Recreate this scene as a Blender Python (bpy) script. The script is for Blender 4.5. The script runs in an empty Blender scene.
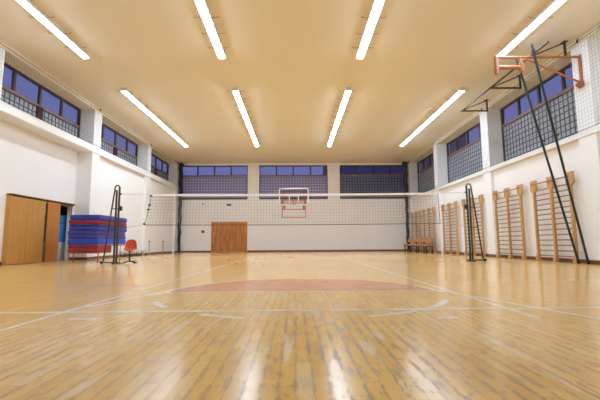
import bpy, bmesh, math, random
from mathutils import Vector, Matrix
random.seed(7)
sc = bpy.context.scene
col = sc.collection
PI = math.pi

# ------------------------------------------------------------------ helpers
def L(r, g, b):
    f = lambda c: (c/255)/12.92 if c/255 <= .04045 else ((c/255+.055)/1.055)**2.4
    return (f(r), f(g), f(b), 1)

class MB:
    """collects shapes into one mesh"""
    def __init__(s): s.v = []; s.f = []; s.sm = []
    def add(s, vs, fs, smooth=False):
        o = len(s.v); s.v += [tuple(v) for v in vs]
        s.f += [tuple(i+o for i in f) for f in fs]; s.sm += [smooth]*len(fs)
        return s
    def box(s, x0, x1, y0, y1, z0, z1):
        if x0 > x1: x0, x1 = x1, x0
        if y0 > y1: y0, y1 = y1, y0
        if z0 > z1: z0, z1 = z1, z0
        v = [(x0,y0,z0),(x1,y0,z0),(x1,y1,z0),(x0,y1,z0),(x0,y0,z1),(x1,y0,z1),(x1,y1,z1),(x0,y1,z1)]
        return s.add(v, [(3,2,1,0),(4,5,6,7),(0,1,5,4),(1,2,6,5),(2,3,7,6),(3,0,4,7)])
    def bar(s, a, b, w, h, up=(0,0,1)):
        """rectangular bar from a to b, w across, h along up"""
        a = Vector(a); b = Vector(b); d = (b-a).normalized(); u = Vector(up)
        if abs(d.dot(u)) > .98: u = Vector((0,1,0))
        r = d.cross(u).normalized(); u = r.cross(d).normalized()
        v = [p + r*(i*w/2) + u*(j*h/2) for p in (a, b) for i, j in ((-1,-1),(1,-1),(1,1),(-1,1))]
        return s.add(v, [(0,1,2,3),(7,6,5,4),(0,4,5,1),(1,5,6,2),(2,6,7,3),(3,7,4,0)])
    def tube(s, pts, r, n=10, cap=True, smooth=True):
        pts = [Vector(p) for p in pts]; rs = r if isinstance(r, (list, tuple)) else [r]*len(pts)
        vs = []; fs = []; prev = None
        for i, p in enumerate(pts):
            d = ((pts[i+1] if i+1 < len(pts) else p) - (pts[i-1] if i else p)).normalized()
            if prev is None:
                u = Vector((0,0,1)) if abs(d.z) < .9 else Vector((1,0,0))
            else: u = prev
            u = (u - d*u.dot(d)).normalized(); prev = u; w = d.cross(u)
            for k in range(n):
                t = 2*PI*k/n
                vs.append(p + (u*math.cos(t) + w*math.sin(t))*rs[i])
        for i in range(len(pts)-1):
            for k in range(n):
                k2 = (k+1) % n
                fs.append((i*n+k, i*n+k2, i*n+n+k2, i*n+n+k))
        s.add(vs, fs, smooth)
        if cap:
            s.add(vs[:n], [tuple(range(n-1, -1, -1))]); s.add(vs[-n:], [tuple(range(n))])
        return s
    def prism(s, poly, axis, a, b):
        """2-D polygon extruded along axis ('x','y','z') from a to b"""
        m = {'x': lambda p, t: (t, p[0], p[1]), 'y': lambda p, t: (p[0], t, p[1]), 'z': lambda p, t: (p[0], p[1], t)}[axis]
        n = len(poly)
        v = [m(p, a) for p in poly] + [m(p, b) for p in poly]
        f = [tuple(range(n)), tuple(range(2*n-1, n-1, -1))] + [(i, i+n, (i+1) % n+n, (i+1) % n) for i in range(n)]
        return s.add(v, f)
    def build(s, name, mat, parent=None, bevel=0, loc=None):
        me = bpy.data.meshes.new(name); me.from_pydata(s.v, [], s.f)
        for p, q in zip(me.polygons, s.sm): p.use_smooth = q
        bm = bmesh.new(); bm.from_mesh(me); bmesh.ops.recalc_face_normals(bm, faces=bm.faces); bm.to_mesh(me); bm.free()
        me.materials.append(mat); me.update()
        o = bpy.data.objects.new(name, me); col.objects.link(o)
        if parent is not None: o.parent = parent
        if loc is not None: o.location = loc
        if bevel:
            m = o.modifiers.new('bevel', 'BEVEL'); m.width = bevel; m.segments = 2; m.limit_method = 'ANGLE'
        return o

def tag(o, label, cat, group=None, kind=None):
    if label: o['label'] = label
    if cat: o['category'] = cat
    if group: o['group'] = group
    if kind: o['kind'] = kind
    return o
def thing(name, label, cat, loc=(0,0,0), rz=0, group=None):
    o = bpy.data.objects.new(name, None); col.objects.link(o); o.empty_display_size = .1
    o.location = loc; o.rotation_euler = (0, 0, rz)
    return tag(o, label, cat, group)
def struct(o, label=None, cat=None): return tag(o, label, cat, None, 'structure')
def copy_tree(o, parent=None):
    c = o.copy(); col.objects.link(c)
    if parent is not None: c.parent = parent
    for ch in list(o.children): copy_tree(ch, c)
    return c

# ------------------------------------------------------------------ materials
def mat(name, color, rough=.6, metal=0, bump=0, bscale=30, var=0, vscale=4, coat=0, spec=.5):
    m = bpy.data.materials.new(name); m.use_nodes = True
    nt = m.node_tree; b = nt.nodes['Principled BSDF']
    b.inputs['Base Color'].default_value = color; b.inputs['Roughness'].default_value = rough
    b.inputs['Metallic'].default_value = metal; b.inputs['Coat Weight'].default_value = coat
    b.inputs['Specular IOR Level'].default_value = spec
    tc = nt.nodes.new('ShaderNodeTexCoord')
    if var:
        n = nt.nodes.new('ShaderNodeTexNoise'); n.inputs['Scale'].default_value = vscale; n.inputs['Detail'].default_value = 5
        nt.links.new(tc.outputs['Object'], n.inputs['Vector'])
        mx = nt.nodes.new('ShaderNodeMix'); mx.data_type = 'RGBA'
        mx.inputs['A'].default_value = tuple(c*(1-var) for c in color[:3])+(1,)
        mx.inputs['B'].default_value = tuple(min(1, c*(1+var)) for c in color[:3])+(1,)
        nt.links.new(n.outputs['Fac'], mx.inputs['Factor']); nt.links.new(mx.outputs['Result'], b.inputs['Base Color'])
    if bump:
        n2 = nt.nodes.new('ShaderNodeTexNoise'); n2.inputs['Scale'].default_value = bscale
        nt.links.new(tc.outputs['Object'], n2.inputs['Vector'])
        bp = nt.nodes.new('ShaderNodeBump'); bp.inputs['Strength'].default_value = bump; bp.inputs['Distance'].default_value = .01
        nt.links.new(n2.outputs['Fac'], bp.inputs['Height']); nt.links.new(bp.outputs['Normal'], b.inputs['Normal'])
    return m

def wood(name, c1, c2, scale=(1, 1, 1), rough=.45, axis='Z'):
    m = bpy.data.materials.new(name); m.use_nodes = True
    nt = m.node_tree; b = nt.nodes['Principled BSDF']; b.inputs['Roughness'].default_value = rough
    tc = nt.nodes.new('ShaderNodeTexCoord'); mp = nt.nodes.new('ShaderNodeMapping')
    s = {'Z': (14, 14, 1.2), 'Y': (14, 1.2, 14), 'X': (1.2, 14, 14)}[axis]
    mp.inputs['Scale'].default_value = s
    n = nt.nodes.new('ShaderNodeTexNoise'); n.inputs['Scale'].default_value = 1; n.inputs['Detail'].default_value = 6
    n.inputs['Distortion'].default_value = .6
    cr = nt.nodes.new('ShaderNodeValToRGB')
    cr.color_ramp.elements[0].color = c1; cr.color_ramp.elements[1].color = c2
    cr.color_ramp.elements[0].position = .3; cr.color_ramp.elements[1].position = .7
    nt.links.new(tc.outputs['Object'], mp.inputs['Vector']); nt.links.new(mp.outputs['Vector'], n.inputs['Vector'])
    nt.links.new(n.outputs['Fac'], cr.inputs['Fac']); nt.links.new(cr.outputs['Color'], b.inputs['Base Color'])
    return m

M = {}
M['wall'] = mat('white_wall_paint', (.87, .87, .87, 1), .7, bump=.05, bscale=60, var=.02, vscale=1.5)
M['trim_white'] = mat('white_gloss_paint', (.84, .84, .83, 1), .45)
M['ceil'] = mat('cream_ceiling_paint', (.82, .765, .63, 1), .8, var=.03, vscale=.4)
M['base'] = mat('brown_skirting', L(120, 72, 45), .4, var=.15)
M['frame'] = mat('dark_brown_window_frame', L(74, 58, 58), .5)
M['transom'] = mat('brown_window_transom', L(128, 98, 84), .5)
M['mortar'] = mat('grey_block_joint', L(188, 188, 214), .7)
M['mortar_dark'] = mat('dark_block_joint', L(96, 98, 106), .7)
M['maroon'] = mat('dark_maroon_post', L(64, 28, 28), .9)
M['plank'] = wood('pine_door_boards', L(150, 84, 36), L(214, 148, 80))
M['ply'] = wood('ochre_plywood', L(186, 134, 64), L(200, 150, 78))
M['ply2'] = wood('orange_plywood', L(186, 116, 44), L(204, 134, 60))
M['bars'] = wood('beech_wall_bars', L(190, 144, 90), L(208, 166, 112))
M['rung'] = wood('shaded_beech_rung', L(132, 104, 78), L(160, 128, 96), axis='Y')  # shade on the rungs is painted in as a darker wood colour
M['bench'] = wood('orange_bench_wood', L(186, 120, 70), L(208, 146, 94), axis='Y')
M['steel_dark'] = mat('dark_painted_steel', L(44, 40, 38), .4, .3)
M['brown_steel'] = mat('brown_painted_steel', L(66, 46, 38), .45, .2)
M['post'] = mat('dark_olive_steel', L(72, 75, 62), .35, .4)
M['pole'] = mat('dark_green_steel', L(44, 56, 54), .35, .4)
M['orange'] = mat('orange_enamel', L(174, 106, 64), .4, var=.08, vscale=8)
M['red_steel'] = mat('red_enamel', L(196, 88, 52), .4)
M['board'] = mat('white_board_line', (.85, .85, .85, 1), .4)
M['shell'] = mat('orange_red_plastic', L(198, 70, 28), .35)
M['blue_mat'] = mat('blue_vinyl', L(44, 62, 168), .35, bump=.15, bscale=6, var=.08)
M['navy_mat'] = mat('navy_vinyl', L(46, 48, 118), .35, bump=.15, bscale=6)
M['bright_mat'] = mat('bright_blue_vinyl', L(40, 74, 200), .3, bump=.2, bscale=7)
M['red_mat'] = mat('red_vinyl', L(158, 36, 56), .35, bump=.2, bscale=7, var=.1)
M['pink_tube'] = mat('faded_red_enamel', L(190, 84, 80), .45)
M['stick'] = mat('salmon_painted_wood', L(214, 140, 118), .5)
M['foam'] = mat('light_blue_foam', L(60, 140, 214), .6, var=.15, vscale=3)
M['cabinet'] = mat('pale_grey_board', L(190, 194, 202), .6)
M['cord'] = mat('dark_cord', L(54, 50, 50), .8)
M['net_grey'] = mat('grey_net_cord', L(70, 68, 70), .9)
M['volley_cord'] = mat('volleyball_net_cord', L(168, 158, 150), .9)
M['band'] = mat('white_canvas_band', (.86, .85, .84, 1), .7)
M['navy_cloth'] = mat('navy_curtain', L(40, 42, 64), .8, bump=.4, bscale=14)
M['brown_cloth'] = mat('dark_brown_curtain', L(62, 52, 56), .8, bump=.4, bscale=14)
M['lamp_body'] = mat('white_lamp_housing', (.8, .8, .8, 1), .5)
M['clip'] = mat('rusty_wire', L(120, 62, 50), .5)
M['grey'] = mat('grey_plastic', L(110, 108, 110), .5)
M['dark'] = mat('dark_plastic', L(60, 50, 52), .5)
M['pipe'] = mat('grey_painted_pipe', L(186, 184, 180), .4, .1)

def emission(name, color, st):
    m = bpy.data.materials.new(name); m.use_nodes = True; nt = m.node_tree
    nt.nodes.remove(nt.nodes['Principled BSDF'])
    e = nt.nodes.new('ShaderNodeEmission'); e.inputs['Color'].default_value = color; e.inputs['Strength'].default_value = st
    nt.links.new(e.outputs[0], nt.nodes['Material Output'].inputs['Surface'])
    return m
LAMP = 45
M['tube'] = emission('fluorescent_diffuser', (.67, .83, 1, 1), LAMP)

def glass(name, tint, gl=.08, rough=.02):
    m = bpy.data.materials.new(name); m.use_nodes = True; nt = m.node_tree
    nt.nodes.remove(nt.nodes['Principled BSDF'])
    t = nt.nodes.new('ShaderNodeBsdfTransparent'); t.inputs['Color'].default_value = tint
    g = nt.nodes.new('ShaderNodeBsdfGlossy'); g.inputs['Roughness'].default_value = rough
    mx = nt.nodes.new('ShaderNodeMixShader')
    fr = nt.nodes.new('ShaderNodeFresnel'); ge = nt.nodes.new('ShaderNodeNewGeometry'); io = nt.nodes.new('ShaderNodeMapRange')
    io.inputs[3].default_value = 1.45; io.inputs[4].default_value = 1/1.45
    nt.links.new(ge.outputs['Backfacing'], io.inputs[0]); nt.links.new(io.outputs[0], fr.inputs['IOR'])
    nt.links.new(fr.outputs[0], mx.inputs[0]); nt.links.new(t.outputs[0], mx.inputs[1]); nt.links.new(g.outputs[0], mx.inputs[2])
    nt.links.new(mx.outputs[0], nt.nodes['Material Output'].inputs['Surface'])
    return m
M['glass'] = glass('window_glass', (.92, .92, .97, 1))
M['acrylic'] = glass('clear_backboard_acrylic', (.88, .80, .78, 1))

def block_mat(name, tr, diff, rough=.06):
    m = bpy.data.materials.new(name); m.use_nodes = True; nt = m.node_tree
    b = nt.nodes['Principled BSDF']; b.inputs['Base Color'].default_value = diff; b.inputs['Roughness'].default_value = rough
    t = nt.nodes.new('ShaderNodeBsdfTranslucent'); t.inputs['Color'].default_value = tr
    a = nt.nodes.new('ShaderNodeAddShader')
    tc = nt.nodes.new('ShaderNodeTexCoord'); n = nt.nodes.new('ShaderNodeTexNoise'); n.inputs['Scale'].default_value = 16
    bp = nt.nodes.new('ShaderNodeBump'); bp.inputs['Strength'].default_value = .12; bp.inputs['Distance'].default_value = .02
    nt.links.new(tc.outputs['Object'], n.inputs['Vector']); nt.links.new(n.outputs['Fac'], bp.inputs['Height'])
    nt.links.new(bp.outputs['Normal'], b.inputs['Normal'])
    nt.links.new(b.outputs[0], a.inputs[0]); nt.links.new(t.outputs[0], a.inputs[1])
    nt.links.new(a.outputs[0], nt.nodes['Material Output'].inputs['Surface'])
    return m
M['block_blue'] = block_mat('blue_glass_block', (.22, .26, .56, 1), L(34, 38, 80))
M['block_grey'] = block_mat('grey_glass_block', (.14, .14, .14, 1), L(152, 156, 164))
M['block_dark'] = block_mat('dark_glass_block', (.34, .34, .36, 1), L(62, 64, 84))

# ------------------------------------------------------------------ floor material
def floor_material():
    m = bpy.data.materials.new('worn_parquet'); m.use_nodes = True; nt = m.node_tree; N = nt.nodes; lk = nt.links.new
    b = N['Principled BSDF']
    def math_(op, a, b_=None, c=None):
        n = N.new('ShaderNodeMath'); n.operation = op
        for i, v in enumerate((a, b_, c)):
            if v is None: continue
            if isinstance(v, (int, float)): n.inputs[i].default_value = v
            else: lk(v, n.inputs[i])
        return n.outputs[0]
    def mixc(f, A, B, mode='MIX'):
        n = N.new('ShaderNodeMix'); n.data_type = 'RGBA'; n.blend_type = mode
        for k, v in (('Factor', f), ('A', A), ('B', B)):
            if isinstance(v, (int, float)): n.inputs[k].default_value = v
            elif isinstance(v, tuple): n.inputs[k].default_value = v
            else: lk(v, n.inputs[k])
        return n.outputs['Result']
    def ramp(x, stops):
        n = N.new('ShaderNodeValToRGB'); e = n.color_ramp.elements
        while len(e) < len(stops): e.new(.5)
        for q, (p, c) in zip(e, stops): q.position = p; q.color = c if isinstance(c, tuple) else (c, c, c, 1)
        lk(x, n.inputs['Fac']); return n.outputs['Color']
    def noise(scale, detail=4, off=0, rough=.5):
        mp = N.new('ShaderNodeMapping'); mp.inputs['Scale'].default_value = scale; mp.inputs['Location'].default_value = (off, off*1.7, 0)
        lk(tc.outputs['Object'], mp.inputs['Vector'])
        n = N.new('ShaderNodeTexNoise'); n.inputs['Scale'].default_value = 1; n.inputs['Detail'].default_value = detail; n.inputs['Roughness'].default_value = rough
        lk(mp.outputs['Vector'], n.inputs['Vector']); return n.outputs['Fac']
    tc = N.new('ShaderNodeTexCoord'); sp = N.new('ShaderNodeSeparateXYZ'); lk(tc.outputs['Object'], sp.inputs[0])
    X, Y = sp.outputs['X'], sp.outputs['Y']
    W = .078; LEN = .62
    r = math_('DIVIDE', X, W); row = math_('FLOOR', r); fx = math_('SUBTRACT', r, row)
    wn = N.new('ShaderNodeTexWhiteNoise'); wn.noise_dimensions = '1D'; lk(row, wn.inputs['W'])
    u = math_('ADD', math_('DIVIDE', Y, LEN), math_('MULTIPLY', wn.outputs['Value'], 13.0))
    idx = math_('FLOOR', u); fu = math_('SUBTRACT', u, idx)
    cb = N.new('ShaderNodeCombineXYZ'); lk(row, cb.inputs[0]); lk(idx, cb.inputs[1])
    w2 = N.new('ShaderNodeTexWhiteNoise'); w2.noise_dimensions = '2D'; lk(cb.outputs[0], w2.inputs['Vector'])
    rnd = w2.outputs['Value']
    base = ramp(rnd, [(0, L(220, 174, 84)), (.3, L(230, 186, 98)), (.6, L(235, 192, 108)), (.85, L(238, 196, 112)), (1, L(241, 206, 132))])
    near = N.new('ShaderNodeVectorMath'); near.operation = 'DISTANCE'
    near.inputs[1].default_value = (-.1, 2.4, 0)
    mp = N.new('ShaderNodeMapping'); mp.inputs['Scale'].default_value = (1, .8, 1); lk(tc.outputs['Object'], mp.inputs['Vector']); lk(mp.outputs['Vector'], near.inputs[0])
    traffic = ramp(math_('DIVIDE', near.outputs['Value'], 4.0), [(.1, 1.0), (.85, .0)])
    keep = math_('SUBTRACT', 1.0, traffic)
    base = mixc(math_('MULTIPLY', keep, .7), base, L(230, 188, 124))
    grain = noise((60, 3, 1), 5)
    base = mixc(math_('MULTIPLY', traffic, .16), base, ramp(grain, [(.3, L(160, 106, 54)), (.7, L(236, 192, 130))]))
    # large tonal drift
    base = mixc(math_('MULTIPLY', noise((.5, .25, 1), 2, 3), .22), base, L(196, 150, 92))
    # dark scuffed patches that follow the boards
    foot = ramp(noise((.55, .22, 1), 2, 9), [(.28, 0.0), (.52, 1.0)])
    sc1 = noise((19, 5.5, 1), 7, 5, .66)
    jn = math_('ABSOLUTE', math_('SUBTRACT', fx, .5))                      # .5 at joints
    edge = math_('MULTIPLY', math_('GREATER_THAN', jn, .33), .085)
    worn = ramp(math_('ADD', sc1, edge), [(.55, 0.0), (.61, 1.0)])
    wm = math_('MULTIPLY', math_('MULTIPLY', worn, foot), traffic)
    base = mixc(math_('MULTIPLY', wm, .72), base, L(122, 106, 92))
    # a few boards bleached pale
    pale = math_('MULTIPLY', math_('GREATER_THAN', rnd, .97), math_('MULTIPLY', traffic, .4))
    base = mixc(math_('MULTIPLY', pale, .7), base, L(224, 212, 190))
    bl = ramp(noise((10, 1.1, 1), 6, 21, .66), [(.59, 0.0), (.64, 1.0)])
    base = mixc(math_('MULTIPLY', math_('MULTIPLY', bl, traffic), .6), base, L(240, 228, 204))
    # joints
    gx = math_('GREATER_THAN', jn, .478)
    gu = math_('GREATER_THAN', math_('ABSOLUTE', math_('SUBTRACT', fu, .5)), .496)
    gap = math_('MAXIMUM', gx, gu)
    base = mixc(math_('MULTIPLY', gap, math_('ADD', .1, math_('MULTIPLY', traffic, .4))), base, L(96, 66, 42))
    lk(base, b.inputs['Base Color'])
    rg = math_('ADD', math_('MULTIPLY', noise((.5, .25, 1), 1, 2), .05), .12)
    rg = math_('ADD', math_('ADD', rg, math_('MULTIPLY', wm, .12)), math_('MULTIPLY', traffic, .055))
    lk(rg, b.inputs['Roughness'])
    b.inputs['Specular IOR Level'].default_value = .2
    b.inputs['Coat Weight'].default_value = .0; b.inputs['Coat Roughness'].default_value = .12
    bp = N.new('ShaderNodeBump'); bp.inputs['Strength'].default_value = .012; bp.inputs['Distance'].default_value = .002
    hh = math_('ADD', math_('MULTIPLY', noise((16, 2.2, 1), 3, 7), .8), math_('MULTIPLY', rnd, .5))
    lk(hh, bp.inputs['Height'])
    return m
M['floor'] = floor_material()

def paint(name, color, cover=.85):
    """court paint, worn through to the lacquer below"""
    m = bpy.data.materials.new(name); m.use_nodes = True; nt = m.node_tree; N = nt.nodes; b = N['Principled BSDF']
    b.inputs['Roughness'].default_value = .25; b.inputs['Coat Weight'].default_value = .3; b.inputs['Coat Roughness'].default_value = .1
    tc = N.new('ShaderNodeTexCoord'); n = N.new('ShaderNodeTexNoise'); n.inputs['Scale'].default_value = 5; n.inputs['Detail'].default_value = 6
    nt.links.new(tc.outputs['Object'], n.inputs['Vector'])
    mp = N.new('ShaderNodeMapRange'); mp.inputs[1].default_value = .3; mp.inputs[2].default_value = .7
    mp.inputs[3].default_value = cover-.25; mp.inputs[4].default_value = min(1, cover+.15)
    nt.links.new(n.outputs['Fac'], mp.inputs[0]); nt.links.new(mp.outputs[0], b.inputs['Alpha'])
    b.inputs['Base Color'].default_value = color
    return m
M['line'] = paint('white_court_paint', (1, .94, .82, 1), .97)
M['line_faint'] = paint('faded_court_paint', (.92, .88, .78, 1), .5)
M['line_yellow'] = paint('yellow_court_paint', (1, .96, .74, 1), .9)
M['red_paint'] = paint('salmon_court_paint', L(230, 158, 114), .72)

# ------------------------------------------------------------------ dimensions
XL, XR = -8.44, 8.21            # faces of the pillars
XLW, XRW = -9.05, 8.83          # window planes
YB, YF = 27.08, -2.4
H = 6.45
ZB = 6.28                       # underside of the edge beams
PIL = [(-1.45, -.80), (4.20, 4.85), (9.86, 10.50), (15.45, 16.06), (21.22, 21.75), (26.5, YB)]
SL = (4.46, 4.74); SR = (3.58, 3.74)   # sill slabs, left and right

# ------------------------------------------------------------------ shell
fl = MB().box(-9.2, 9.0, YF-.2, YB+.3, -.2, 0).build('floor', M['floor']); struct(fl)
struct(MB().box(-9.4, 9.2, YF-.2, YB+.4, H, H+.2).build('ceiling', M['ceil']))
# left wall: pillars, edge beam, lower wall, sill shelf
w = MB()
for a, b in PIL: w.box(XL, XLW-.15, a, b, 0, ZB)
w.box(XLW, XLW-.15, YF, 9.86, 0, ZB)                      # bays behind the camera
D0, D1, DZ = 11.86, 15.22, 2.14                           # store opening
w.box(XLW, XLW-.15, 10.5, D0, 0, SL[0]); w.box(XLW, XLW-.15, D1, 15.45, 0, SL[0]); w.box(XLW, XLW-.15, D0, D1, DZ, SL[0])
for a, b in ((16.06, 21.22), (21.75, 26.5)): w.box(-8.60, XLW-.15, a, b, 0, SL[0])
struct(w.build('wall_left', M['wall']))
w = MB()
for a, b in ((10.5, 15.45), (16.06, 21.22), (21.75, 26.5)): w.box(XL, XLW-.15, a, b, *SL)
struct(w.build('trim_1', M['trim_white'], bevel=.01))
# right wall
w = MB()
for a, b in PIL: w.box(XR, XRW+.15, a, b, 0, ZB)
w.box(XRW, XRW+.15, YF, 9.86, 0, ZB)
for a, b in ((10.5, 15.45), (16.06, 21.22), (21.75, 26.5)): w.box(8.33, XRW+.15, a, b, 0, SR[0])
struct(w.build('wall_right', M['wall']))
w = MB()
for a, b in ((9.0, 9.86), (10.5, 15.45), (16.06, 21.22), (21.75, 26.5)): w.box(XR, XRW+.15, a, b, *SR)
w.box(XR-.0, XR-.03, 9.0, YB, *SR)
struct(w.build('trim_2', M['trim_white'], bevel=.008))
w = MB().box(XL, XL+.03, 9.0, YB, *SL)
struct(w.build('trim_3', M['trim_white'], bevel=.008))
struct(MB().box(XL, XLW-.15, YF, YB, ZB, H).build('trim_4', M['ceil'])); struct(MB().box(XR, XRW+.15, YF, YB, ZB, H).build('trim_5', M['ceil']))
# back wall with three window openings
WB = [(-8.33, -3.46), (-2.62, 2.38), (3.27, 8.21)]; ZW0, ZW1, ZT = 3.77, 6.28, 5.52
w = MB().box(XL-.9, XR+.9, YB, YB+.3, 0, ZW0).box(XL-.9, XR+.9, YB, YB+.3, ZW1, H)
xs = [XL-.9]+[q for p in WB for q in p]+[XR+.9]
for i in range(0, len(xs), 2): w.box(xs[i], xs[i+1], YB, YB+.3, ZW0, ZW1)
struct(w.build('wall_back', M['wall']))
struct(MB().box(XLW-.2, XRW+.2, YF-.2, YF, 0, H).build('wall_front', mat('dark_dimming_wall', L(92, 64, 44), .6, var=.2)))  # unseen wall behind the camera, coloured dark to dim the foreground
# skirting
w = MB()
w.box(XL-.02, -6.03, YB-.02, YB, 0, .11).box(-3.44, XR, YB-.02, YB, 0, .11)
struct(w.build('baseboard_back', M['base']))
w = MB()
for a, b in PIL[1:]: w.box(XL, XL+.02, a-.02, b+.02 if b < 27 else b, 0, .11)
for a, b in ((16.06, 21.22), (21.75, 26.5)): w.box(-8.60, -8.58, a, b, 0, .11)
w.box(XLW, XLW+.02, 10.5, D0-.02, 0, .11).box(XLW, XLW+.02, D1+.02, 15.45, 0, .11).box(XL, XLW, 15.43, 15.45, 0, .11)
struct(w.build('baseboard_left', M['base']))
w = MB()
for a, b in PIL[1:]: w.box(XR, XR-.02, a-.02, b+.02 if b < 27 else b, 0, .11)
for a, b in ((10.5, 15.45), (16.06, 21.22), (21.75, 26.5)): w.box(8.33, 8.314, a, b, 0, .11)
struct(w.build('baseboard_right', M['base']))
# store room beyond the left doors
w = MB().box(-11.4, -9.2, 10.9, 17.4, -.05, 0).build('floor_store', mat('grey_store_floor', L(150, 140, 130), .6)); struct(w)
w = MB().box(-11.5, -11.4, 10.8, 17.5, 0, 2.8).box(-11.5, -9.2, 10.8, 10.9, 0, 2.8).box(-11.5, -9.2, 17.4, 17.5, 0, 2.8).box(-11.5, -9.2, 10.8, 17.5, 2.7, 2.8)
struct(w.build('wall_store', mat('grey_store_wall', L(170, 172, 180), .7)))

# ------------------------------------------------------------------ windows
def window(name, P, length, zb, zt, ztr, bm_, mortar, post=False, bs=.205, panes=4, j=.017):
    """P(s, d, z): s along the window, d into the room"""
    root = bpy.data.objects.new(name, None); col.objects.link(root); root['kind'] = 'structure'
    root.location = P(length/2, 0, zb)
    inv = Vector(root.location)
    def bx(mb, s0, s1, d0, d1, z0, z1):
        v = [Vector(P(s, d, z))-inv for z in (z0, z1) for s, d in ((s0, d0), (s1, d0), (s1, d1), (s0, d1))]
        mb.add(v, [(3,2,1,0),(4,5,6,7),(0,1,5,4),(1,2,6,5),(2,3,7,6),(3,0,4,7)])
    f = MB(); t = .07
    bx(f, 0, length, -.05, .05, zt-t, zt); bx(f, 0, t, -.05, .05, zb, zt); bx(f, length-t, length, -.05, .05, zb, zt)
    bx(f, 0, length, -.05, .04, zb, zb+.16 if name in ('window_7', 'window_8', 'window_9') else zb+.06)
    for k in range(1, panes):
        s = length*k/panes; bx(f, s-.05, s+.05, -.04, .04, ztr, zt)
    if post:
        mp_ = MB(); bx(mp_, length/2-.15, length/2+.15, -.05, .06, zb, ztr); mp_.build('mid_post', M['maroon'], root)
    f.build('window_frame', M['frame'], root)
    tr = MB(); bx(tr, 0, length, -.05, .06, ztr-.05, ztr+.05); tr.build('transom', M['transom'], root)
    g = MB(); g.add([Vector(P(s, 0, z))-inv for s, z in ((t, ztr+.04), (length-t, ztr+.04), (length-t, zt-t), (t, zt-t))], [(0, 1, 2, 3)]); g.build('pane', M['glass'], root)
    # glass blocks
    z1 = ztr-.05; z0 = zb+.06
    nz = max(1, round((z1-z0)/bs)); ns = round((length-2*t)/bs); hz = (z1-z0)/nz; hs = (length-2*t)/ns
    B = MB(); G = MB()
    for a in range(ns):
        sc_ = t+(a+.5)*hs
        if post and abs(sc_-length/2) < .17: continue
        for b in range(nz):
            zc = z0+(b+.5)*hz; q = 5; rows = []
            du, dv = random.uniform(-.003, .003), random.uniform(-.003, .003)
            vs = []; fs = []
            for i in range(q):
                for k in range(q):
                    x = -1+2*i/(q-1); y = -1+2*k/(q-1)
                    e = max(abs(x), abs(y))
                    d = .012 if e < .99 else 0
                    d += .004*(1-x*x)*(1-y*y) + du*x + dv*y
                    vs.append(Vector(P(sc_+x*(hs/2-j), d, zc+y*(hz/2-j)))-inv)
            for i in range(q-1):
                for k in range(q-1):
                    fs.append((i*q+k, (i+1)*q+k, (i+1)*q+k+1, i*q+k+1))
            B.add(vs, fs, True)
    for a in range(ns+1):
        s = t+a*hs; bx(G, s-j, s+j, -.03, .016, z0, z1)
    for b in range(nz+1):
        z = z0+b*hz; bx(G, t, length-t, -.03, .015, z-j, z+j)
    B.build('glass_blocks', bm_, root); G.build('block_joints', mortar, root)
    return root
BAYS = [(10.5, 15.45), (16.06, 21.22), (21.75, 26.5)]
for i, (a, b) in enumerate(BAYS):
    window('window_%d' % (i+1), lambda s, d, z, a=a: (XLW-.02+d, a+s, z), b-a, SL[1], ZB, 5.49, M['block_grey'], M['mortar_dark'], post=True)
for i, (a, b) in enumerate(BAYS):
    window('window_%d' % (i+4), lambda s, d, z, a=a: (XRW+.02-d, a+s, z), b-a, SR[1], ZB, 5.49, M['block_grey'], M['mortar_dark'])
for i, (a, b) in enumerate(WB):
    window('window_%d' % (i+7), lambda s, d, z, a=a: (a+s, YB+.1-d, z), b-a, ZW0, ZW1, ZT,
           (M['block_blue'], M['block_blue'], M['block_dark'])[i], (M['mortar'], M['mortar'], M['mortar_dark'])[i], j=(.029, .029, .02)[i])

# ------------------------------------------------------------------ doors
def plank_door():
    root = bpy.data.objects.new('door_1', None); col.objects.link(root); root['kind'] = 'structure'; root.location = (-4.735, YB, 0)
    for s in (-1, 1):
        m = MB()
        n = 5; wd = 1.285/n
        for k in range(n):
            x0 = (k*wd if s > 0 else -1.285+k*wd)
            m.box(x0+.006, x0+wd-.006, -.05, 0, .01, 2.15)
        m.box(0, s*1.285, -.04, 0, .01, 2.14)
        m.build('door_leaf', M['plank'], root, bevel=.004)
    m = MB().tube([(.08, -.05, 1.0), (.08, -.09, 1.0), (.17, -.09, 1.0)], .011, 8)
    m.build('door_handle', M['steel_dark'], root)
plank_door()
def sliding_doors():
    root = bpy.data.objects.new('door_2', None); col.objects.link(root); root['kind'] = 'structure'; root.location = (XLW, D0, 0)
    m = MB().box(0, .05, -.08, 3.42, DZ, DZ+.08).box(0, .17, -.06, 3.4, DZ+.08, DZ+.10).box(0, .15, -.065, -.035, 0, DZ+.04).box(0, .03, 3.36, 3.40, 0, DZ)
    m.build('door_frame', M['ply'], root)
    MB().box(.05, .15, -.04, 3.38, DZ+.045, DZ+.08).build('track', M['steel_dark'], root)
    for (a, b, d, mm) in ((-.03, .74, .10, 'ply'), (.745, 1.63, .10, 'ply'), (1.71, 2.42, .13, 'ply2')):
        MB().box(d, d+.035, a, b-.006, .015, DZ+.02).build('door_leaf', M[mm], root, bevel=.004)
sliding_doors()

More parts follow.
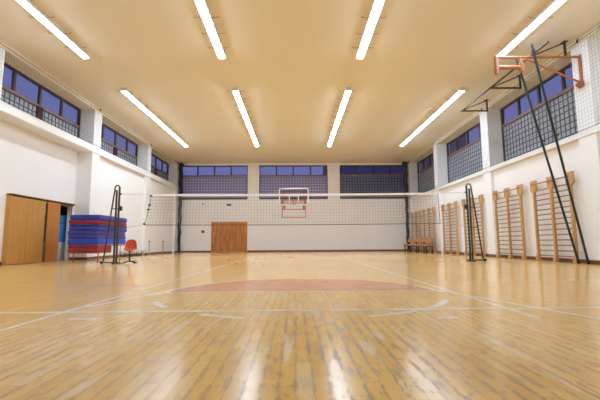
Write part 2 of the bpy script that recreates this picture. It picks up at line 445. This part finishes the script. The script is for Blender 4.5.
# ------------------------------------------------------------------ court markings (parts of the floor)
def strip(pts, wdt, m, z=.0015, name='court_line'):
    mb = MB()
    for i in range(len(pts)-1):
        a = Vector(pts[i]+(z,)); b = Vector(pts[i+1]+(z,)); d = (b-a).normalized(); nrm = Vector((-d.y, d.x, 0))*wdt/2
        mb.add([a-nrm, b-nrm, b+nrm, a+nrm], [(0,1,2,3)])
    return mb.build(name, m, fl)
def arc(cx, cy, r, a0, a1, n=40): return [(cx+r*math.cos(math.radians(a0+(a1-a0)*i/n)), cy+r*math.sin(math.radians(a0+(a1-a0)*i/n))) for i in range(n+1)]
CX, CY = .066, 5.06
half = arc(CX, CY, 1.76, 0, 180, 48)
MB().add([(x, y, .001) for x, y in half], [tuple(range(len(half)))]).build('free_throw_half_circle', M['red_paint'], fl)
strip(arc(CX, CY, 1.8, 0, 180, 48), .062, M['line'], .002)
strip([(CX-1.8, CY), (CX+1.8, CY)], .05, M['line'], .003)
for a0, a1 in ((206, 220), (239, 254), (288, 306), (314, 333)): strip(arc(CX, CY, 1.8, a0, a1, 6), .07, M['line'], .002)
for sx in (-1, 1):
    strip([(CX+sx*1.82, CY), (CX+sx*2.52, 2.9)] if sx > 0 else [(CX-1.82, CY), (CX-2.2, 3.95)], .055, M['line'], .0035)
    strip([(sx*(2.03 if sx > 0 else 2.22), 3.2 if sx > 0 else 2.5), (sx*1.97, 15.0)], .05, M['line'], .0025)
    mb = arc(CX+sx*1.83, CY-.12, .06, 0, 360, 12)
    MB().add([(x, y, .004) for x, y in mb[:-1]], [tuple(range(12))]).build('court_line', M['line'], fl)
strip([(-8.0, 3.66), (7.8, 3.70)], .07, M['line_yellow'], .003)
strip([(-7.9, 5.95), (-2.2, 5.97)], .05, M['line_faint'], .003); strip([(2.3, 6.2), (7.8, 6.2)], .05, M['line_faint'], .003)
strip([(-1.95, 3.35), (-1.7, 3.33)], .062, M['line'], .004); strip([(1.2, 3.26), (1.38, 3.26)], .062, M['line'], .004)

# ------------------------------------------------------------------ ceiling lamps
def make_lamp(ns):
    root = thing('strip_light', '', 'light'); LN = 1.64*ns
    MB().box(-.10, .10, 0, LN, -.07, 0).box(-.125, .125, 0, LN, -.085, -.07).box(-.125, -.098, 0, LN, -.116, -.085).box(.098, .125, 0, LN, -.116, -.085).build('lamp_mount', M['lamp_body'], root)
    for k in range(ns):
        a = k*1.64+.015; b = (k+1)*1.64-.015
        mb = MB(); prof = [(-.095, -.086), (-.095, -.115), (-.06, -.150), (.06, -.150), (.095, -.115), (.095, -.086)]
        mb.prism(prof, 'y', a, b); mb.build('diffuser', M['tube'], root)
    jm = None
    for k in range(ns+1):
        y = k*1.64
        mb = MB().box(-.10, .10, y-.012, y+.012, -.150, -.085)
        o = mb.build('end_cap' if k in (0, ns) else 'joint', M['lamp_body'], root)
    # wire guard clips standing out on both sides
    for s in (-1, 1):
        for k in range(int((LN-.3)/.75)+1):
            y = LN-.54-k*.75
            if y < .1: continue
            mb = MB().tube([(s*.14, y, -.08), (s*.24, y, -.09), (s*.30, y, -.08), (s*.31, y, -.045)], .006, 5)
            mb.build('guard_clip', M['clip'], root)
    return root
LX = [(-6.42, 'beside the left wall'), (-2.24, 'left of the middle of the ceiling'), (2.03, 'right of the middle of the ceiling'), (6.36, 'beside the right wall')]
for row, (y0, nm) in enumerate(((11.06, 'near row strip light running overhead'), (21.76, 'far row strip light towards the back wall'))):
    protos = {}
    for i, (x, where) in enumerate(LX):
        ns = 5 if row or i in (1, 2) else 3  # outer near-row lamps cut short out of view to darken the corners
        if ns in protos: o = copy_tree(protos[ns])
        else: o = protos[ns] = make_lamp(ns)
        o.location = (x, y0-1.64*ns, H-.004)
        tag(o, nm + ', ' + where, 'light', 'fluorescent strip lights on the ceiling')
t = tag(MB().tube([(0,0,0), (0,0,-.03), (0,0,-.045)], [.09, .09, .06], 20).build('bright_spot_disc', M['trim_white'], loc=(5.95, 15.8, H-.003)),  # disc added to stand in for a bright glint near the lamp
        'small white disc added on the ceiling for the glint beside the far right strip light', 'added disc')

# ------------------------------------------------------------------ safety nets along the side walls
def safety_net(x, z0, z1, label, y0=4.4, y1=26.6, c=.11):
    root = thing('safety_net', label, 'net', (x, (y0+y1)/2, z0), 0, 'ball nets along the side windows')
    ym = (y0+y1)/2; h = z1-z0
    mb = MB(); n = round((y1-y0)/c)
    for i in range(n+1):
        y = y0+i*(y1-y0)/n-ym; mb.tube([(0, y, 0), (0, y, h)], .0019, 3, False, False)
    k = round(h/c)
    for i in range(k+1):
        z = i*h/k; mb.tube([(0, y0-ym, z), (0, y1-ym, z)], .0019, 3, False, False)
    mb.build('mesh', M['net_grey'], root)
    for zz in (0, h):
        MB().tube([(0, y0-ym, zz), (0, y1-ym, zz)], .008, 6).build('rope', M['cord'], root)
    s = 1 if x > 0 else -1
    for y in (4.5, 10.15, 15.75, 21.5, 26.5):
        MB().tube([(0, y-ym, h-.02), (s*.0, y-ym, h+.04), (s*.03, y-ym, H-z0-.012)], [.03, .022, .012], 8).build('hook', M['cord'], root)
safety_net(8.15, 3.76, 6.34, 'fine grey ball net stretched in front of the right wall windows')
safety_net(-8.37, 4.76, 6.34, 'fine grey ball net stretched in front of the left wall windows')

# gathered curtains in the back corners
def gathered(name, x, y, m, label, knot, r):
    root = thing(name, label, 'curtain', (x, y, 0), 0)
    pts = []; rs = []
    for i in range(30):
        t = i/29; z = .06+t*6.24
        pts.append((.02*math.sin(i*1.3), .02*math.cos(i*1.9), z)); rs.append(r*(.62+.38*t)*(1+.08*math.sin(i*2.3)))
    MB().tube(pts, rs, 12).build('gathered_cloth', m, root)
    kp = [(0, 0, 6.2), (knot*.25, 0, 6.27), (knot*.6, 0, 6.33), (knot, 0, 6.4)]
    MB().tube(kp, [r*1.15, r*1.5, r*1.2, r*.6], 12).build('top_knot', m, root)
    for z in (1.0, 2.4, 4.2): MB().tube([(0, 0, z-.02), (0, 0, z+.02)], r*.95, 12).build('tie', M['cord'], root)
gathered('gathered_curtain', -8.22, 26.8, M['navy_cloth'], 'dark navy gathered curtain hanging in the left back corner', .1, .15)
gathered('gathered_curtain', 8.02, 26.8, M['brown_cloth'], 'dark brown gathered curtain hanging in the right back corner', -.18, .14)

# ------------------------------------------------------------------ volleyball
def net_post(x, s, label):
    root = thing('net_post', label, 'post', (x, 12.35, 0), 0, 'volleyball net posts')
    for k, dx in enumerate((0, .09)):
        MB().tube([(s*dx*.9, 0, .04), (s*dx, 0, 2.40 if k else 2.5)], .032, 12).build('mast', M['post'], root)
    a = []
    for i in range(9):
        t = PI*i/8; a.append((s*(.075-.075*math.cos(t)), 0, 2.46+.10*math.sin(t)))
    a.append((s*.42, 0, .08))
    MB().tube(a, .024, 10).build('stay', M['post'], root)
    for z in (1.78, 1.1): 
        x1 = .15+.27*(2.46-z)/2.38
        MB().tube([(0, 0, z), (s*x1, 0, z)], .015, 8).build('cross_bar', M['post'], root)
    MB().box(-.07, s*.46 if s > 0 else .07, -.05, .05, .02, .06).build('base_bar', M['post'], root) if s > 0 else MB().box(-.48, .07, -.05, .05, .02, .06).build('base_bar', M['post'], root)
    for y in (-.22, .22):
        MB().box(s*.0-.05, s*.0+.05, min(0, y), max(0, y), 0, .045).build('foot', M['post'], root)
    MB().tube([(s*.47, -.03, .045), (s*.47, .03, .045)], .045, 14).build('wheel', M['steel_dark'], root)
    MB().tube([(-s*.035, -.03, 2.27), (-s*.07, -.03, 2.27)], .03, 10).build('pulley', M['steel_dark'], root)
    MB().box(-s*.03, -s*.10, -.04, .04, 1.72, 1.86).build('winch', M['steel_dark'], root)
net_post(-5.79, -1, 'dark volleyball post with slanted stay beside the orange chair')
net_post(5.72, 1, 'dark volleyball post with slanted stay before the right wall bars')

def volley_net():
    root = thing('volleyball_net', 'wide volleyball net with white top band strung across the hall', 'net', (0, 12.35, 0))
    zt, zb = 2.25, 1.25
    mb = MB(); n = 95
    sag = lambda x: -.02*(1-(x/4.75)**2)
    xa = lambda x, z: x-.17*(1 if x < 0 else -.2)*(zt-z)*max(0, abs(x)/4.75-.0)**6
    for i in range(n+1):
        x = -4.75+9.5*i/n; mb.tube([(xa(x, z), 0, z+sag(x)) for z in (zt-.03, zt-.35, zt-.7, zb)], .0038, 3, False, False)
    for k in range(11):
        z = zb+k*(zt-zb)/10
        mb.tube([(xa(-4.75+9.5*i/24, z), 0, z+sag(-4.75+9.5*i/24)) for i in range(25)], .0038, 3, False, False)
    mb.build('mesh', M['volley_cord'], root)
    b = MB()
    for i in range(24):
        x0 = -4.75+9.5*i/24; x1 = -4.75+9.5*(i+1)/24
        b.bar((x0, 0, zt+sag(x0)-.015), (x1, 0, zt+sag(x1)-.015), .012, .07)
    b.build('top_band', M['band'], root)
    MB().tube([(-5.715, 0, 2.27), (-4.75, 0, 2.26)], .005, 6).build('top_cable', M['volley_cord'], root)
    MB().tube([(5.645, 0, 2.27), (4.75, 0, 2.26)], .005, 6).build('top_cable', M['volley_cord'], root)
    MB().tube([(-4.95, 0, 1.25)]+[(-4.9+9.7*i/20, 0, 1.245+sag(-4.9+9.7*i/20)) for i in range(21)], .010, 6).build('bottom_rope', M['cord'], root)
    MB().tube([(-5.73, 0, 1.14), (-4.94, 0, 1.25)], .005, 6).build('tie_rope', M['volley_cord'], root)
    MB().tube([(5.645, 0, 1.14), (4.78, 0, 1.25)], .005, 6).build('tie_rope', M['volley_cord'], root)
    MB().tube([(-4.75, 0, 2.26), (-4.78, 0, 1.9), (-4.86, 0, 1.5), (-4.95, 0, 1.24)], .012, 6).build('side_cord', M['volley_cord'], root)
    MB().tube([(4.75, 0, 2.26), (4.78, 0, 1.24)], .010, 6).build('side_cord', M['cord'], root)
    for z in (2.2, 1.9, 1.75, 1.28):
        xx = -4.75-.2*((2.26-z)/1.02)**1.5
        MB().tube([(xx-.04, 0, z), (xx+.04, 0, z)], .025, 6).build('knot', M['cord'], root)
volley_net()

# ------------------------------------------------------------------ basketball goal at the back
def goal():
    root = thing('basketball_goal', 'basketball goal with clear backboard and orange frame on the back wall', 'basketball goal', (-.08, 22.7, 0))
    MB().box(-.9, .9, -.015, .015, 2.9, 3.95).build('backboard', M['acrylic'], root)
    bd = MB(); t = .06
    bd.box(-.9, .9, -.03, .03, 3.95-t, 3.95).box(-.9, .9, -.03, .03, 2.9, 2.9+t).box(-.9, -.9+t, -.03, .03, 2.9, 3.95).box(.9-t, .9, -.03, .03, 2.9, 3.95)
    bd.build('board_border', M['board'], root)
    b2 = MB(); t = .055
    b2.box(-.3, .3, -.022, -.016, 3.5-t, 3.5).box(-.3, .3, -.022, -.016, 3.05, 3.05+t).box(-.3, -.3+t, -.022, -.016, 3.05, 3.5).box(.3-t, .3, -.022, -.016, 3.05, 3.5)
    b2.build('target_square', M['board'], root)
    ring = [(.225*math.cos(2*PI*i/28), -.38+.225*math.sin(2*PI*i/28), 3.05) for i in range(29)]
    MB().tube(ring, .014, 8).build('hoop', M['red_steel'], root)
    MB().box(-.11, .11, -.17, -.02, 3.0, 3.06).box(-.11, .11, -.03, -.02, 2.92, 3.08).build('hoop_bracket', M['red_steel'], root)
    nt = MB()
    for i in range(12):
        for s in (-1, 1):
            a = 2*PI*i/12; b = a+s*2*PI/12*1.5
            nt.tube([(.225*math.cos(a), -.38+.225*math.sin(a), 3.05), (.17*math.cos((a+b)/2), -.38+.17*math.sin((a+b)/2), 2.85), (.12*math.cos(b), -.38+.12*math.sin(b), 2.66)], .004, 3, False)
    nt.build('hoop_net', M['band'], root)
    for s in (-1, 1):
        MB().bar((s*.71, .06, 2.15), (s*.71, .06, 3.45), .05, .05).build('frame_upright', M['red_steel'], root)
    for z in (2.17, 2.65, 3.22):
        MB().bar((-.71, .06, z), (.71, .06, z), .05, .05).build('frame_rail', M['red_steel'], root)
    for s in (-1, 1):
        MB().bar((s*.71, .08, 3.2), (s*.71, YB-22.7, 3.2), .05, .05).build('wall_arm', M['red_steel'], root)
        MB().bar((s*.71, YB-22.7-.03, 3.02), (s*.71, YB-22.7-.03, 3.38), .16, .03, (0, 1, 0)).build('wall_plate', M['red_steel'], root)
goal()

# folded practice hoop arm on the near right pillar
def side_hoop():
    root = thing('swing_arm', 'orange swing arm bracket without a board fixed to the near right pillar', 'basketball bracket', (XR, 10.17, 5.5))
    O = lambda x, z, dy=0: (x-XR, dy, z-5.5)
    MB().box(-.03, -.003, -.06, .06, -.42, .46).build('wall_plate', M['orange'], root, bevel=.006)
    MB().tube([O(8.19, 5.90), O(5.72, 5.88)], .034, 12).build('arm', M['orange'], root)
    MB().tube([O(8.17, 5.12), O(6.62, 5.84)], .028, 12).build('brace', M['orange'], root)
    MB().bar(O(8.10, 5.02), O(8.19, 5.14), .14, .16).build('hinge', M['orange'], root)
    MB().box(5.73-XR, 5.82-XR, -.06, .06, 5.38-5.5, 5.86-5.5).build('end_plate', M['orange'], root, bevel=.01)
    MB().box(6.45-XR, 6.54-XR, -.06, .06, 5.44-5.5, 5.72-5.5).box(6.47-XR, 6.52-XR, -.02, .02, 5.72-5.5, 5.86-5.5).build('end_plate', M['orange'], root, bevel=.01)
    MB().tube([O(5.83, 5.58), O(6.46, 5.58)], .06, 14).build('cross_tube', M['orange'], root)
side_hoop()

# climbing rail with three wall brackets
def climb_rail():
    RX, RZ = 6.85, 5.98
    root = thing('climbing_rail', 'dark overhead rail on three triangular brackets below the right ceiling edge', 'climbing rail', (RX, 12.5, RZ))
    MB().tube([(0, 14.95-12.5, 0), (0, 9.5-12.5, 0)], .03, 10).build('rail', M['brown_steel'], root)
    for y in (14.85, 12.55, 10.34):
        b = MB(); Y = y-12.5
        b.bar((0, Y, 0), (7.92-RX, Y, 0), .05, .05).bar((7.92-RX, Y, -.03), (7.92-RX, Y, H-RZ), .05, .05).bar((0, Y, 0), (7.92-RX, Y, H-RZ-.03), .035, .035)
        b.box(7.86-RX, 7.98-RX, Y-.08, Y+.08, H-RZ-.02, H-RZ)
        b.build('bracket', M['brown_steel'], root)
climb_rail()
def climb_pole(top, bot, label):
    root = thing('climbing_pole', label, 'climbing pole', bot, 0, 'climbing poles on the right wall')
    d = Vector(top)-Vector(bot)
    MB().tube([(0,0,0), d*1.03], .032, 12).build('pole', M['pole'], root)
    e = d.normalized()
    MB().tube([-e*.0, e*.12], .042, 12).build('foot_cap', M['steel_dark'], root)
    MB().tube([d-e*.1, d+e*.02], .05, 10).build('slider', M['steel_dark'], root)
    m = d*.60
    MB().tube([m, m+Vector((.10, 0, .02))], .02, 8).build('stop_peg', M['steel_dark'], root)
climb_pole((6.75, 10.72, 5.94), (8.02, 10.66, .0), 'left one of two dark slanting climbing poles by the right wall')
climb_pole((6.68, 9.90, 5.94), (8.13, 10.45, .0), 'right one of two dark slanting climbing poles by the right wall')

# ------------------------------------------------------------------ wall bars
def make_bars():
    root = thing('stall_bars', '', 'wall bars'); P_ = .85; d0 = -.22      # d0: front face; the wall is at x = 0
    for k in (-1, 0, 1):
        y = k*P_
        mb = MB().prism([(y-.042, 0), (y+.042, 0), (y+.042, 2.27), (y+.14, 2.34), (y+.14, 2.68), (y-.14, 2.68), (y-.14, 2.34), (y-.042, 2.27)], 'x', d0, d0+.08)
        u = mb.build('upright', M['bars'], root, bevel=.006)
        for zz in (.3, 2.44): MB().box(d0+.08, -.004, y-.02, y+.02, zz, zz+.05).build('spacer', M['wall'], u)
        MB().prism([(d0+.0, 0), (d0-.05, 0), (d0-.05, .05), (d0, .25)], 'y', y-.05, y+.05).build('foot', M['bars'], u)
    for i in range(14):
        z = .18+i*.165
        MB().tube([(d0+.04, -P_-.03, z), (d0+.04, P_+.03, z)], .019, 10).build('rung', M['rung'], root)
    MB().tube([(d0-.03, -P_-.03, 2.55), (d0-.03, P_+.03, 2.55)], .02, 10).build('rung', M['rung'], root)
    return root
wb = make_bars()
spots = [(11.75, 'wooden wall bars half hidden behind the two slanting climbing poles'),
         (14.24, 'wooden wall bars just left of those behind the climbing poles'),
         (17.13, 'wooden wall bars standing behind the right volleyball post'),
         (19.73, 'wooden wall bars between the right volleyball post and the far white pillar'),
         (22.82, 'wooden wall bars just past the far white pillar, behind the near end of the bench'),
         (25.25, 'wooden wall bars in the far right corner behind the bench')]
for i, (y, lb) in enumerate(spots):
    o = wb if i == 0 else copy_tree(wb)
    o.location = (8.33, y, 0); tag(o, lb, 'wall bars', 'wall bars on the right wall')

# bench in the far right corner
def gym_bench():
    root = thing('gym_bench', 'long low wooden bench with back rail in the far right corner', 'bench', (7.75, 23.6, 0))
    hl = 2.35
    MB().box(-.36, .0, -hl, hl, .40, .50).build('seat', M['bench'], root, bevel=.01)
    MB().box(-.025, .015, -hl+.1, hl-.1, .62, .86).build('backrest', M['bench'], root, bevel=.01)
    for k in range(4):
        y = -hl+.25+k*(2*hl-.5)/3
        MB().box(-.32, -.26, y-.03, y+.03, 0, .44).box(.02, .08, y-.03, y+.03, 0, .84).box(-.32, .05, y-.025, y+.025, .36, .43).build('leg', M['brown_steel'], root)
    MB().box(-.31, -.27, -hl+.2, hl-.2, .12, .17).build('stretcher', M['brown_steel'], root)
gym_bench()

# ------------------------------------------------------------------ chair
def chair():
    root = thing('shell_chair', 'orange red plastic shell chair on a swivel base beside the left volleyball post', 'chair', (-5.37, 12.36, 0), math.radians(14))
    prof = [(-.23, .40), (-.215, .435), (-.10, .425), (.04, .41), (.14, .42), (.19, .47), (.215, .56), (.235, .66), (.25, .76), (.252, .785)]
    wid = [.15, .185, .20, .20, .195, .195, .19, .175, .145, .10]
    vs = []; n = 11
    for (y, z), w_ in zip(prof, wid):
        for k in range(n):
            t = -1+2*k/(n-1)
            lift = .06*abs(t)**3
            if z < .47: vs.append((w_*t, y, z+lift))
            else: vs.append((w_*t, y-lift*1.2, z-(.02*t*t if z > .7 else 0)))
    fs = [(i*n+k, i*n+k+1, (i+1)*n+k+1, (i+1)*n+k) for i in range(len(prof)-1) for k in range(n-1)]
    o = MB().add(vs, fs, True).build('seat_shell', M['shell'], root)
    s = o.modifiers.new('thick', 'SOLIDIFY'); s.thickness = .014
    s = o.modifiers.new('sub', 'SUBSURF'); s.levels = 1; s.render_levels = 1
    MB().tube([(0, 0, .06), (0, 0, .10), (0, 0, .38), (0, 0, .40)], [.04, .026, .024, .09], 12).build('column', M['steel_dark'], root)
    for k in range(4):
        a = PI/4+k*PI/2
        MB().tube([(0, 0, .085), (.15*math.cos(a), .15*math.sin(a), .06), (.27*math.cos(a), .27*math.sin(a), .018)], [.022, .018, .014], 8).build('leg', M['steel_dark'], root)
chair()

# ------------------------------------------------------------------ mats on their trolley
MX0, MX1 = -7.80, -6.80; MY0, MY1 = 13.05, 15.2
def gym_mat(z0, th, y1, m, label, k, droop=0):
    root = thing('gym_mat', label, 'gym mat', ((MX0+MX1)/2, (MY0+y1)/2, z0), 0, 'gym mats piled on the trolley')
    nx, ny = 8, 10; hx = (MX1-MX0)/2; hy = (y1-MY0)/2
    rnd = random.Random(k); ph = rnd.uniform(0, 6); ox = rnd.uniform(-.03, .03); oy = rnd.uniform(-.03, .03)
    droop_at = lambda lx, ly: -droop*max(0, 1-(ly+(y1-MY0)/2+.05)/.9)**2*(.7-.3*lx/hx)
    bm = bmesh.new()
    bmesh.ops.create_cube(bm, size=1)
    bmesh.ops.subdivide_edges(bm, edges=bm.edges[:], cuts=7, use_grid_fill=True)
    for v in bm.verts:
        x, y, z = v.co*2
        e = max(abs(x), abs(y))
        ww = .010*math.sin(4*x+ph)+.010*math.sin(5*y+ph*2)
        bulge = .008*(1-z*z)
        lx, ly = x*(hx+bulge+ww*.6)+ox, y*(hy+bulge+ww*.6)+oy
        dz = droop_at(lx, ly)
        v.co = (lx, ly, th*(z+1)/2*1+dz+ (.006*math.sin(3*x+2*y+ph) if 0 else 0))
    me = bpy.data.meshes.new('cover'); bm.to_mesh(me); bm.free()
    me.materials.append(m)
    o = bpy.data.objects.new('cover', me); col.objects.link(o); o.parent = root
    bv = o.modifiers.new('bevel', 'BEVEL'); bv.width = .022; bv.segments = 3; bv.limit_method = 'ANGLE'; bv.angle_limit = math.radians(50)
    # piping seam round the middle
    pts = []
    for i in range(41):
        a = 2*PI*i/40; c, s = math.cos(a), math.sin(a); q = 1/max(abs(c), abs(s))
        x, y = c*q, s*q
        ww = .010*math.sin(4*x+ph)+.010*math.sin(5*y+ph*2)
        lx, ly = x*(hx+.009+ww*.6)+ox, y*(hy+.009+ww*.6)+oy; dz = droop_at(lx, ly)
        pts.append((lx, ly, th*.5*.95+dz))
    MB().tube(pts, .008, 5).build('piping', M['red_mat'] if k in (3, 4, 7) else m, root)
    h = MB().tube([(-.15+ox, -hy-.03+oy, th*.62), (-.12+ox, -hy-.07+oy, th*.5), (.12+ox, -hy-.07+oy, th*.5), (.15+ox, -hy-.03+oy, th*.62)], .012, 6)
    h.build('handle', M['navy_mat'], root)
stack = [  # bottom to top
    (.14, 13.95, 'red_mat', 'red gym mat at the very bottom of the pile'),
    (.12, 13.9, 'red_mat', 'red gym mat resting on the bottom red mat of the pile'),
    (.20, 15.2, 'bright_mat', 'thick bright blue sagging gym mat just above the two bottom red mats'),
    (.13, 15.2, 'blue_mat', 'blue gym mat just above the bright blue sagging one'),
    (.15, 15.2, 'blue_mat', 'blue gym mat in the middle of the pile, fifth from the top'),
    (.13, 15.2, 'blue_mat', 'blue gym mat just beneath the narrow navy mat'),
    (.10, 15.2, 'navy_mat', 'thin navy gym mat beneath the upper red mat'),
    (.13, 15.25, 'red_mat', 'red gym mat second from the top of the pile'),
    (.17, 15.2, 'blue_mat', 'thick blue gym mat lying on top of the pile')]
z = .345
for k, (th, y1, m, lb) in enumerate(stack):
    gym_mat(z, th, y1, M[m], lb, k, 0); z += th+.004
MATTOP = z
def trolley():
    root = thing('mat_trolley', 'low trolley with thin red legs carrying the pile of gym mats', 'trolley', ((MX0+MX1)/2, (MY0+MY1)/2, 0))
    hx, hy = .5, (MY1-MY0)/2
    MB().box(-hx, hx, -hy+.05, -hy+.9, .318, .338).box(-hx, hx, -hy+1.0, hy-.05, .565, .60).box(-hx, hx, -hy+1.0, -hy+1.03, .33, .565).box(-hx, hx, -hy+.9, -hy+1.03, .318, .338).build('deck', M['pink_tube'], root)
    for sx in (-1, 1):
        for sy in (-1, 1):
            MB().tube([(sx*(hx-.08), sy*(hy-.25), .0), (sx*(hx-.08), sy*(hy-.25), .32 if sy < 0 else .57)], .014, 8).build('leg', M['pink_tube'], root)
            MB().tube([(sx*(hx-.08), sy*(hy-.25), 0), (sx*(hx-.08), sy*(hy-.25), .03)], .024, 10).build('foot_cap', M['steel_dark'], root)
trolley()
tag(MB().tube([(0, 0, 0), (0, 1.1, 0)], .02, 8).build('wooden_stick', M['stick'], loc=(-6.98, 13.5, MATTOP+.02)), 'slim salmon stick lying on top of the blue gym mat pile', 'stick')

# ------------------------------------------------------------------ store room contents
MB_ = MB().box(-.3, .3, -.45, .45, 0, .72)
cab = thing('storage_cabinet', 'pale low cabinet inside the store room doorway', 'cabinet', (-9.62, 15.35, 0))
MB_.build('body', M['cabinet'], cab, bevel=.01)
MB().box(-.29, .29, -.47, -.45, .04, .68).build('door', M['cabinet'], cab, bevel=.004)
MB().tube([(.2, -.475, .35), (.2, -.49, .35), (.2, -.49, .45), (.2, -.475, .45)], .008, 6).build('handle', M['grey'], cab)
for k, lb in enumerate(('light blue foam block directly on the store room cabinet', 'light blue foam block in the middle of the store room stack', 'light blue foam block topmost in the store room stack')):
    b = thing('foam_block', lb, 'foam block', (-9.62, 15.33+.02*k, .72+.36*k), 0, 'foam blocks in the store room')
    MB().box(-.3, .3, -.42, .42, 0, .355).build('block', M['foam'], b, bevel=.03)
    MB().box(-.12, .16, -.425, -.42, .1, .26).build('patch', M['cabinet'], b)

# ------------------------------------------------------------------ small things on the walls
def vent(x, z, w_, h_, m, name, lb, cat):
    root = thing(name, lb, cat, (x, YB, z))
    MB().box(-w_/2, w_/2, -.03, -.001, -h_/2, h_/2).build('mount_plate', m, root, bevel=.004)
    sl = MB()
    for i in range(3): sl.box(-w_*.42, w_*.42, -.036, -.03, -h_*.3+i*h_*.3-.008, -h_*.3+i*h_*.3+.008)
    sl.build('slats', M['dark'], root)
vent(-4.79, 3.38, .34, .14, M['grey'], 'vent', 'small grey vent on the back wall above the wooden door', 'vent')
vent(-6.66, 3.46, .12, .10, M['grey'], 'junction_box', 'small grey box on the back wall below the left window', 'box')
vent(-6.62, 1.46, .20, .18, M['dark'], 'socket', 'dark socket on the back wall left of the wooden door', 'socket')
for y, lb in ((22.1, 'upright grey pipe stub by the left wall, nearer the chair'), (24.4, 'upright grey pipe stub by the left wall, nearer the back corner')):
    r = thing('pipe_stub', lb, 'pipe', (-8.5, y, 0), 0, 'pipe stubs by the left wall')
    MB().tube([(0,0,0), (0,0,.76)], .03, 10).build('pipe', M['pipe'], r)
    MB().tube([(0,0,.74), (0,0,.80)], .05, 10).build('valve', M['grey'], r)
    MB().tube([(0,0,0), (0,0,.02)], .06, 12).build('flange', M['grey'], r)
r = thing('low_bench', 'low tubular bench along the left wall behind the orange chair', 'bench', (-8.38, 18.9+1.3, 0))
MB().box(-.13, .13, -1.8, .95, .235, .265).build('seat', M['cabinet'], r, bevel=.01)
for y in (-1.7, -.4, .85):
    MB().tube([(-.11, y, .0), (-.11, y, .22), (.11, y, .22), (.11, y, 0)], .015, 8).build('leg', M['steel_dark'], r)

# ------------------------------------------------------------------ dusk sky outside
wd = bpy.data.worlds.new('dusk'); sc.world = wd; wd.use_nodes = True; nt = wd.node_tree
bg = nt.nodes['Background']; tc = nt.nodes.new('ShaderNodeTexCoord'); sp = nt.nodes.new('ShaderNodeSeparateXYZ'); cr = nt.nodes.new('ShaderNodeValToRGB')
e = cr.color_ramp.elements; e[0].position = .35; e[0].color = (.02, .02, .03, 1); e[1].position = .6; e[1].color = L(106, 114, 174)
mr = nt.nodes.new('ShaderNodeMapRange'); mr.inputs[1].default_value = -1; mr.inputs[2].default_value = 1
nt.links.new(tc.outputs['Generated'], sp.inputs[0]); nt.links.new(sp.outputs['Z'], mr.inputs[0]); nt.links.new(mr.outputs[0], cr.inputs['Fac'])
nt.links.new(cr.outputs['Color'], bg.inputs['Color']); bg.inputs['Strength'].default_value = 1.0
# dark building added outside to darken the right back window
ob = MB().box(3.0, 16, 34, 40, 0, 22).build('wall_outside_added', mat('dark_added_wall', L(130, 132, 150), .9, var=.3, vscale=.4)); struct(ob)
struct(MB().box(-60, 60, -40, 90, -.6, -.4).build('ground_outside', mat('dark_outside_ground', L(50, 52, 50), .9)))

# ------------------------------------------------------------------ camera
f, pitch, yaw, roll = 375.589, math.radians(6.468), math.radians(.738), math.radians(.361)
cd = bpy.data.cameras.new('camera'); cam = bpy.data.objects.new('camera', cd); col.objects.link(cam)
cd.sensor_width = 36; cd.sensor_fit = 'HORIZONTAL'; cd.lens = f/600*36; cd.clip_start = .05; cd.clip_end = 300
R0 = Vector((math.cos(yaw), -math.sin(yaw), 0)); F = Vector((math.sin(yaw)*math.cos(pitch), math.cos(yaw)*math.cos(pitch), math.sin(pitch)))
U0 = Vector((-math.sin(pitch)*math.sin(yaw), -math.sin(pitch)*math.cos(yaw), math.cos(pitch)))
rt = math.cos(roll)*R0-math.sin(roll)*U0; up = math.sin(roll)*R0+math.cos(roll)*U0
mw = Matrix((rt, up, -F)).transposed().to_4x4(); mw.translation = (0, 0, .643)
cam.matrix_world = mw
sc.camera = cam
sc.cycles.max_bounces = 16; sc.cycles.diffuse_bounces = 10
sc.view_settings.view_transform = 'Standard'; sc.view_settings.look = 'None'
sc.view_settings.exposure = 0; sc.view_settings.gamma = 1; sc.view_settings.use_curve_mapping = False
